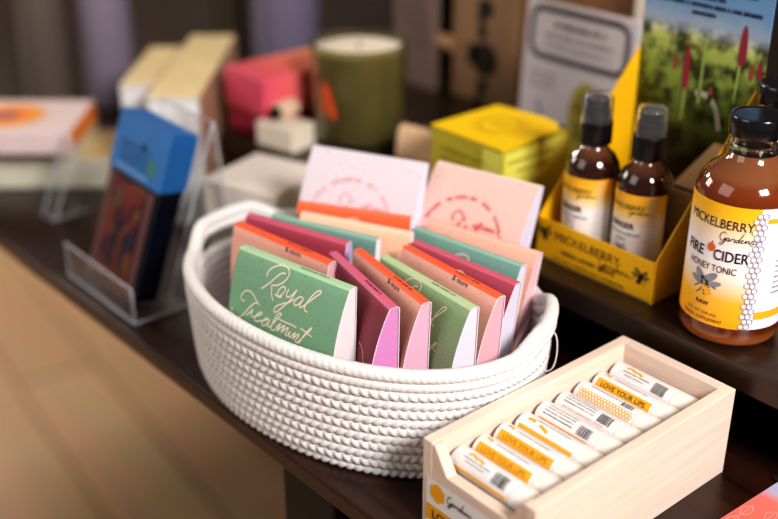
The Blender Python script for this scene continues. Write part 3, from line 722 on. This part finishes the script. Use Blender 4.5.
obj('box_base', MB().box(-.032, .028, -.048, .056, 0, .022), mat('crimson box base', 'b03050', rough=.5), ct, bevel=.001)
mb = MB(); mb.lathe([(0, 0), (.0085, 0), (.0085, .020), (.0075, .022), (0, .022)], 24, M=Matrix.Rotation(PI/2, 4, 'X'))
t = thing('small_jar', 'small beige jar with a black stopper lying on the small cream box', 'jar', (-.3, .246, SH+.0306), math.radians(15))
obj('jar_body', mb, mat('beige jar', 'd7b79a', rough=.4), t, smooth=40)
obj('stopper', MB().lathe([(0, .022), (.0055, .022), (.0055, .026), (0, .026)], 20, M=Matrix.Rotation(PI/2, 4, 'X')), black_gloss, t, smooth=40)
# wavy-topped paper bag
t = thing('paper_bag', 'small tan paper bag with a wavy top between the candle and yellow carton', 'bag', (-.160, .283, SH), math.radians(14))
mb = MB(); n = 24; w_ = .026
v = []
for k in range(n+1):
    x = -w_+2*w_*k/n; z = .036+.0014*math.sin(k*1.5)
    v += [(x, -.011, 0), (x, -.004, z), (x, .004, z), (x, .011, 0)]
f = []
for k in range(n):
    for q in range(3): f.append((4*k+q, 4*k+4+q, 4*k+5+q, 4*k+1+q))
f += [(0, 1, 2, 3), (4*n+3, 4*n+2, 4*n+1, 4*n)]
mb.add(v, f); obj('bag_body', mb, mat('tan paper', 'dbb690', rough=.7, var=.06, scale=90), t)
obj('fold', MB().box(-w_+.001, w_-.001, -.0105, -.0085, .008, .013), mat('tan fold', 'c9a37c', rough=.7), t)

# =================================================================== CREAM BOXES AND PINK-TOPPED STACK (left)
cream = ramp_mat('cream top box', [(0, 'cdbfae'), (.8, 'd8c3a4'), (.93, 'ead3a0'), (1, 'eed8a4')], 'Z', rough=.6, lo=0, hi=.12)
def soap_bar(label, cx, cy, ang, w_, l_, h_, side='b08a70'):
    t = thing('tall_box', label, 'box', (cx, cy, 0), math.radians(ang))
    mb = MB().box(0, l_, -w_/2, w_/2, 0, h_)
    me = mb; me.mi = [1, 2, 3, 1, 0, 1]
    # faces: bottom, top, y0 , y1, x0 (near end), x1
    obj('carton', me, [mat('grey white end', 'cfcac6', rough=.6), mat('pinkish tan side '+side, side, rough=.6, var=.05, scale=30), mat('cream top', 'ecd3a0', rough=.55, var=.08, scale=50), mat('pinkish tan side '+side, side, rough=.6)], t, bevel=.001)
    obj('end_band', MB().box(-.0006, 0, -w_/2+.002, w_/2-.002, h_-.030, h_-.006), mat('band white', 'e6e4e2', rough=.5), t)
    return t
soap_bar('tall cream-topped box directly behind the clear card holder', -.3385, .1465, 138, .046, .214, .120)
soap_bar('shorter cream-topped box further left behind the blue-headed pouches', -.4240, .1600, 138, .037, .135, .109, 'a89078')
# stack of two flat boxes
B1 = math.radians(50)
t = thing('flat_box', 'flat cream box at the bottom of the stack under the sunburst box', 'box', (-.530, .098, 0), B1)
obj('carton', MB().box(-.13, .085, -.028, .055, 0, .031), mat('flat cream carton', 'd8d3bf', rough=.6, var=.05, scale=30), t, bevel=.001)
obj('top_sheet', MB().box(-.129, .084, -.027, .054, .031, .0315), mat('butter top', 'edd59c', rough=.6), t)
t = thing('flat_box', 'pale green-grey flat box in the middle of the left stack', 'box', (-.545, .088, .0315), B1)
obj('carton', MB().box(-.13, .065, -.03, .05, 0, .018), mat('pale grey carton', 'cfcbb8', rough=.6), t, bevel=.001)
t = thing('sunburst_box', 'pale pink box with orange sunburst print on top of the left stack', 'box', (-.524, .080, .0495), B1)
obj('carton', MB().box(-.11, .062, -.050, .050, 0, .021), mat('pale pink carton', 'dcc6c4', rough=.55, var=.04, scale=30), t, bevel=.001)
obj('end_flap', MB().box(.062, .0628, -.049, .049, .001, .020), mat('orange flap', 'e8862e', rough=.5), t)
mb = MB(); fn = lambda x, y: (x, y, .0214)
mb.disc(-.012, 0, .036, .034, fn, 0, 40); fn2 = lambda x, y: (x, y, .0216)
mb.disc(-.012, 0, .026, .024, fn2, 1, 32); mb.disc(-.012, 0, .013, .012, lambda x, y: (x, y, .0218), 2, 24)
for k in range(20):
    a = 2*PI*k/20; c_, s_ = math.cos(a), math.sin(a)
    mb.stroke([(-.012+.02*c_, .02*s_), (-.012+.041*c_, .038*s_)], .003, lambda x, y: (x, y, .0217), 0, sm=False)
obj('sunburst', mb, [mat('sun yellow orange', 'f4a21c', rough=.5), mat('sun orange', 'ee7214', rough=.5), mat('sun plum', '9a4a52', rough=.5)], t)

# =================================================================== CLEAR HOLDER WITH POUCHES
acr = mat('clear acrylic', (.96, .96, .98), rough=.06, trans=.94, ior=1.3)
acr.node_tree.nodes['Principled BSDF'].inputs['Alpha'].default_value = .13
aedge = mat('acrylic edge highlight', 'c9cdd4', rough=.15); aedge.node_tree.nodes['Principled BSDF'].inputs['Alpha'].default_value = .6  # pale tubes stand in for light caught along the acrylic edges
def slab(mb, y0, z0, y1, z1, th, x0, x1):
    d = Vector((0, y1-y0, z1-z0)).normalized(); nrm = Vector((0, -d.z, d.y))*th
    q = [Vector((0, y0, z0)), Vector((0, y1, z1)), Vector((0, y1, z1))+nrm, Vector((0, y0, z0))+nrm]
    mb.prism([(p.y, p.z) for p in q], lambda y, z, k: ((x0, x1)[k], y, z)); return mb
def edges(parent, loops):
    for pts in loops: obj('edge_highlight', MB().tube(pts, .0009, 6), aedge, parent)
t = thing('card_holder', 'clear acrylic display stand holding the blue-headed pouches', 'stand', (-.252, .0, 0), 0)
hw = .055
obj('base', MB().box(-hw, hw, .020, .066, .001, .003), acr, t, bevel=.0008)
obj('front_lip', MB().box(-hw, hw, .0175, .0200, .001, .031), acr, t, bevel=.0008)
obj('back_panel', slab(MB(), .060, .003, .111, .138, .0022, -hw+.012, hw-.018), acr, t, bevel=.0006)
obj('rear_leg', slab(MB(), .112, .137, .124, .002, .0022, -hw+.035, hw-.022), acr, t, bevel=.0006)
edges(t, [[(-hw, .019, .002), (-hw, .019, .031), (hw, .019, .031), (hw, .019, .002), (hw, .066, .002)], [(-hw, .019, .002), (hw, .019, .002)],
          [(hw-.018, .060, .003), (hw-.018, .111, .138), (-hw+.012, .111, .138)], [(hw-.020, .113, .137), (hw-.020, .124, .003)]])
blue = mat('pouch header blue', '2f74b5', rough=.45, var=.08, scale=40)
foil = mat('dark pouch film', '161a2a', rough=.25, var=.3, scale=60, coat=.3)
art = bpy.data.materials.new('painted artwork'); art.use_nodes = True
def _art():
    nt = art.node_tree; b = nt.nodes['Principled BSDF']; b.inputs['Roughness'].default_value = .3
    tc = nt.nodes.new('ShaderNodeTexCoord'); n = nt.nodes.new('ShaderNodeTexNoise'); n.inputs['Scale'].default_value = 38; n.inputs['Detail'].default_value = 3; n.inputs['Distortion'].default_value = 1.2
    mp = nt.nodes.new('ShaderNodeMapping'); mp.inputs['Scale'].default_value = (1.4, 1, .7); nt.links.new(tc.outputs['Object'], mp.inputs[0]); nt.links.new(mp.outputs[0], n.inputs[0])
    r = nt.nodes.new('ShaderNodeValToRGB'); es = r.color_ramp.elements
    st = [(.28, '0c1218'), (.4, '1c2530'), (.47, '5a1626'), (.53, '7a3426'), (.6, '5c5420'), (.68, '1b3838'), (.8, '10181f')]
    while len(es) < len(st): es.new(.5)
    for e_, (p, c) in zip(es, st): e_.position = p; e_.color = lin(c)
    nt.links.new(n.outputs['Fac'], r.inputs[0]); nt.links.new(r.outputs[0], b.inputs['Base Color'])
_art()
PL = ['front blue-headed pouch with painted artwork in the clear stand', 'second blue-headed pouch, directly behind the one with visible artwork',
      'third blue-headed pouch, in the middle of the clear stand', 'fourth blue-headed pouch, second from the back panel of the clear stand', 'rearmost blue-headed pouch, against the clear back panel']
for i in range(5):
    p = thing('hanging_pouch', PL[i], 'pouch', (-.2600+.0016*i, .031+.0040*i, .0045), math.radians(-2), 'blue-headed pouches in the clear stand', rx=math.radians(-20.5))
    hh = .139-.0008*i; w_ = .0425
    mb = MB()
    def yb(z): return -.0014*math.sin(PI*max(0, min(1, z/.105)))**.6-.0004
    n = 14; v = []
    for k in range(n+1):
        z = .105*k/n
        v += [(-w_+.001, 0, z), (-w_*.6, yb(z), z), (w_*.6, yb(z), z), (w_-.001, 0, z), (w_*.6, -yb(z)*.6, z), (-w_*.6, -yb(z)*.6, z)]
    f = []
    for k in range(n):
        for q in range(6): f.append((6*k+q, 6*k+(q+1) % 6, 6*k+6+(q+1) % 6, 6*k+6+q))
    f += [(5, 4, 3, 2, 1, 0), tuple(range(6*n, 6*n+6))]
    mb.add(v, f); obj('pouch_body', mb, foil, p, smooth=60)
    fn = lambda x, z: (x, yb(z)-.0004, z)
    mb = MB()
    for k in range(9): mb.rect(-w_*.62, w_*.58, .006+.0092*k, .006+.0092*(k+1), fn, 0)
    obj('artwork', mb, art, p)
    for x0, x1 in ((w_*.62, w_*.86), (-w_*.9, -w_*.66)):
        mb = MB()
        for k in range(9): mb.rect(x0, x1, .006+.0092*k, .006+.0092*(k+1), lambda x, z: (x, yb(z)*.55-.0006, z), 0)
        obj('side_stripe', mb, mat('dusty rose stripe', '6a433f', rough=.4), p)
    # folded blue header with a hang hole
    mb = MB(); mb.box(-w_, w_, -.0016, -.0008, .092, hh); mb.box(-w_, w_, .0008, .0016, .092, hh); mb.box(-w_, w_, -.0016, .0016, hh, hh+.0006)
    hd = obj('header_card', mb, blue, p)
    mb = MB(); fn = lambda x, z: (x, -.0019, z)
    mb.disc(.006, .119, .0032, .0032, fn, 0, 20)
    for q in range(3): ticks(mb, -.030, .114-q*.006, .045, .0035, fn, 1, q)
    mb.rect(.016, .030, .100, .112, lambda x, z: (x, -.0018, z), 2); mb.rect(-.032, .02, .095, .0962, lambda x, z: (x, -.0018, z), 3)
    obj('header_print', mb, [ink_black, mat('navy ink', '12305c', rough=.5), mat('teal patch', '3d7c7a', rough=.5), mat('light blue line', '9cc0e0', rough=.5)], hd)
# small acrylic easel at the far left
t = thing('small_easel', 'small clear acrylic easel leaning before the sunburst box', 'stand', (-.430, .060, 0), math.radians(2))
obj('upright', slab(MB(), .0, .002, .030, .072, .002, -.012, .010), acr, t, bevel=.0005)
obj('foot', MB().box(-.012, .010, -.002, .036, .0005, .0025), acr, t, bevel=.0005)
edges(t, [[(.010, .0, .002), (.010, .030, .072), (-.012, .030, .072), (-.012, .0, .002)], [(-.012, -.003, .002), (.010, -.003, .002), (.010, .036, .002)]])
obj('front_lip', MB().box(-.012, .010, -.004, -.002, .0005, .009), acr, t, bevel=.0005)

# =================================================================== CRATE, CARD, BOTTLES BEHIND
crate_m = wood_mat('crate board', '8a6a4c', 'a5805a', rough=.7, scale=(30, 30, 2)); crate_g = wood_mat('grey crate board', '6e5a52', '8a7264', rough=.7, scale=(30, 30, 2))
dk = mat('stencil black', '2c2019', rough=.7)
t = thing('wooden_crate', 'upright wooden crate with black stencilled ornament behind the yellow carton', 'crate', (-.20, .45, SH), 0)
obj('stencilled_board', MB().box(-.106, -.020, 0, .008, 0, .30), crate_m, t, bevel=.001)
obj('side_board', MB().box(-.020, .125, .006, .014, 0, .30), wood_mat('brown crate board', '7a5236', '94683f', rough=.7, scale=(30, 30, 2)), t, bevel=.001)
obj('grey_board', MB().box(-.182, -.122, -.012, -.002, 0, .30), crate_g, t, bevel=.001)
obj('frame_post', MB().box(.120, .15, -.008, .014, 0, .3), mat('pale post', 'd9cdbb', rough=.7, var=.08, scale=60), t, bevel=.001)
obj('dowel', MB().lathe([(0, 0), (.0075, 0), (.0075, .016), (0, .016)], 16, M=Matrix.Translation((-.1215, -.001, .052)) @ Matrix.Rotation(PI/2, 4, 'Y')), mat('dowel tan', 'b58a66', rough=.6), t, smooth=40)
mb = MB(); fn = lambda x, z: (x, -.0004, z)
mb.rect(-.083, -.070, .037, .058, fn); mb.disc(-.060, .045, .018, .017, fn); mb.disc(-.064, .072, .006, .009, fn); mb.disc(-.060, .095, .011, .010, fn); mb.disc(-.066, .085, .005, .005, fn)
mb.disc(-.062, .115, .005, .006, fn); mb.disc(-.058, .135, .014, .014, fn); mb.disc(-.062, .018, .007, .008, fn); mb.disc(-.066, .005, .005, .006, fn); mb.disc(-.06, .16, .01, .01, fn)
obj('stencil', mb, dk, t)
mb = MB(); fn = lambda x, z: (x, -.0125, z)
mb.rect(-.182, -.122, .046, .0475, fn); 
for q in range(9): ticks(mb, -.170, .125-q*.008, .03, .003, fn, 0, q)
obj('grey_board_print', mb, mat('faint print', '5a4840', rough=.7), t)
# printed card with scalloped border
t = thing('sign_card', 'white card with black roped border leaning before the wooden crate', 'card', (-.107, .400, SH), 0, rx=math.radians(-3))
cw = .060
obj('card_sheet', MB().box(-cw, cw, 0, .006, 0, .129), mat('sign card white', 'cfc6c8', rough=.6, var=.03, scale=20), t, bevel=.0006)
mb = MB(); fn = lambda x, z: (x, -.0004, z)
def rope_frame(mb, x0, x1, z0, z1, r, w_, mi):
    P = []
    for cx, cz, a0 in ((x1-r, z1-r, 0), (x0+r, z1-r, PI/2), (x0+r, z0+r, PI), (x1-r, z0+r, 1.5*PI)):
        for k in range(7): a = a0+PI/2*k/6; P.append(Vector((cx+r*math.cos(a), cz+r*math.sin(a))))
    P.append(P[0]); Lg = [0]
    for i in range(1, len(P)): Lg.append(Lg[-1]+(P[i]-P[i-1]).length)
    tot = Lg[-1]; n = int(tot/.0034); j = 0
    for k in range(n):
        s = tot*k/n
        while Lg[j+1] < s: j += 1
        u = (s-Lg[j])/(Lg[j+1]-Lg[j]); p = P[j].lerp(P[j+1], u); tt = (P[j+1]-P[j]).normalized(); nn = Vector((-tt.y, tt.x))
        mb.stroke([tuple(p-nn*w_/2-tt*.0008), tuple(p+nn*w_/2+tt*.0008)], .0021, fn, mi, sm=False)
    mb.stroke([tuple(p) for p in P], .0008, fn, mi, sm=False)
rope_frame(mb, -.052, .052, .082, .123, .010, .0058, 0)
ticks(mb, -.026, .108, .052, .006, fn, 0, 3); ticks(mb, -.038, .099, .076, .0045, fn, 1, 4); ticks(mb, -.036, .091, .07, .0035, fn, 1, 5)
for q in range(3): ticks(mb, -.052, .066-q*.006, .03, .0028, fn, 1, q)
mb.stroke([(-.038, .044), (-.030, .018)], .0022, fn, 1, sm=False)
mb.disc(.016, .052, .0155, .0165, fn, 2, 24); mb.rect(-.002, .034, 0, .050, fn, 2); f6 = lambda x, z: (x, -.0007, z)
mb.disc(.016, .052, .008, .008, f6, 3, 20); mb.disc(.016, .052, .0045, .0045, lambda x, z: (x, -.0009, z), 2, 16)
mb.rect(.006, .030, .018, .034, f6, 3); mb.rect(-.016, -.004, 0, .026, fn, 4); mb.rect(.036, .044, 0, .02, fn, 4)
obj('card_print', mb, [mat('card black', '2a2225', rough=.6), mat('card grey', '8d8488', rough=.6), mat('card olive yellow', 'a8983a', rough=.6), mat('card olive', '7c7030', rough=.6), mat('card dark', '3a3626', rough=.6)], t)
# blurred vessels at the back
def vessel(name, label, x, y, z, R, H, m, capm=None):
    t = thing(name, label, 'bottle', (x, y, z))
    obj('body', MB().lathe([(0, 0), (R-.003, 0), (R, .004), (R, H*.72), (R*.9, H*.79), (R*.45, H*.86), (R*.4, H*.9), (0, H*.9)], 40), m, t, smooth=50)
    obj('stopper', MB().lathe([(0, H*.9), (R*.44, H*.9), (R*.44, H), (0, H)], 24), capm or black_gloss, t, smooth=40)
vessel('lotion_bottle', 'lavender grey bottle standing behind the cream boxes and sunburst box', -.707, .272, 0, .030, .30, mat('lavender glaze', '8d8290', rough=.4))
vessel('lotion_bottle', 'brownish grey bottle at the far left, behind the sunburst box', -.755, .215, 0, .028, .29, mat('brown grey glaze', '6b6058', rough=.4))
vessel('lotion_bottle', 'wide lavender bottle standing behind the coral gift box', -.600, .455, 0, .040, .30, mat('lavender glaze deep', '7d7388', rough=.4))
vessel('green_bottle', 'dark green bottle standing behind the candle', -.40, .53, 0, .020, .34, mat('dark green glass', '1c2415', rough=.3))
t = thing('brown_box', 'tall olive brown box between the cream boxes and the lavender bottles', 'box', (-.70, .44, 0), math.radians(45))
obj('carton', MB().box(-.016, .016, -.02, .02, 0, .34), mat('olive brown card', '3f3120', rough=.6), t, bevel=.001)
obj('seal_band', MB().box(-.0165, .0165, -.0205, .0205, .20, .206), mat('band brown', '2c2117', rough=.6), t)

# =================================================================== ORANGE PRINT at lower right
t = thing('leaflet', 'coral and orange leaf-patterned leaflet on the table at the lower right', 'leaflet', (.218, .0, 0.0003), math.radians(-1.5))
leaf = ramp_mat('leaflet colours', [(0, 'e8703a'), (.35, 'e8703a'), (.5, 'e6665a'), (.72, 'ea7a6c'), (.76, 'b9b4d0'), (1, 'cbbdb4')], 'Y', rough=.4, lo=.08, hi=.26, noise=.1, nscale=25)
obj('sheet', MB().prism([(0, .02), (.17, .02), (.17, .26), (.004, .225)], lambda x, y, k: (x, y, .0007*k)), leaf, t)
mb = MB(); fn = lambda x, y: (x, y, .0010)
for q in range(9):
    cx, cy = .008+.012*(q % 3), .135+.02*(q//3)+.006*(q % 2)
    for s in (-1, 1): mb.stroke([(cx, cy), (cx+.003*s, cy+.006), (cx, cy+.013)], .0006, fn, 0)
    mb.stroke([(cx, cy-.002), (cx, cy+.013)], .0005, fn, 0, sm=False)
mb.stroke([(.016, .16), (.022, .17), (.030, .168), (.034, .158), (.028, .152)], .0018, fn, 1)
mb.disc(.004, .222, .005, .003, fn, 1)
obj('leaf_print', mb, [mat('leaf pink line', 'f0a090', rough=.5), ink_black], t)

# =================================================================== CAMERA
f = 1107.; p = math.radians(26.); th = math.atan2(.65, -.76)
fw = Vector((math.cos(th)*math.cos(p), math.sin(th)*math.cos(p), -math.sin(p)))
cam = bpy.data.cameras.new('camera'); co = bpy.data.objects.new('camera', cam); C.objects.link(co)
co.location = (.487, -.312, .415)
co.rotation_euler = fw.to_track_quat('-Z', 'Y').to_euler()
cam.sensor_width = 36; cam.lens = f*36/778
cam.clip_start = .01
cam.dof.use_dof = True; cam.dof.focus_distance = .655; cam.dof.aperture_fstop = 2.6
bpy.context.scene.camera = co

# =================================================================== LIGHT
w = bpy.data.worlds.new('w'); bpy.context.scene.world = w; w.use_nodes = True
bg = w.node_tree.nodes['Background']; bg.inputs[0].default_value = (1.0, .88, .78, 1); bg.inputs[1].default_value = .16
def area(name, loc, target, size, power, col=(1, 1, 1), sy=None):
    l = bpy.data.lights.new(name, 'AREA'); l.energy = power; l.color = col; l.size = size
    if sy: l.shape = 'RECTANGLE'; l.size_y = sy
    o = bpy.data.objects.new(name, l); C.objects.link(o); o.location = loc
    o.rotation_euler = (Vector(target)-Vector(loc)).to_track_quat('-Z', 'Y').to_euler()
area('window_light', (1.35, -.12, 1.05), (0, .1, 0), .45, 34, (1, .97, .97), .35)
area('front_fill', (-.5, -1.4, 1.0), (0, .1, 0), 1.0, 7, (1, .96, .94))
area('rear_light', (.5, 1.0, 1.6), (-.1, .3, 0), .3, 5, (1, .85, .65))  # warm area light from above and behind the display
area('floor_fill', (-2.6, -.6, .9), (-1.2, .3, -.75), .8, 18, (1, .93, .86))
area('added_floor_light', (-2.6, .35, .9), (-1.4, .3, -.75), .25, 18, (1, .86, .7))  # unseen light added so the table throws its shadow edge on the floor
vs = bpy.context.scene.view_settings
vs.view_transform = 'Standard'; vs.look = 'Medium High Contrast'; vs.exposure = 0
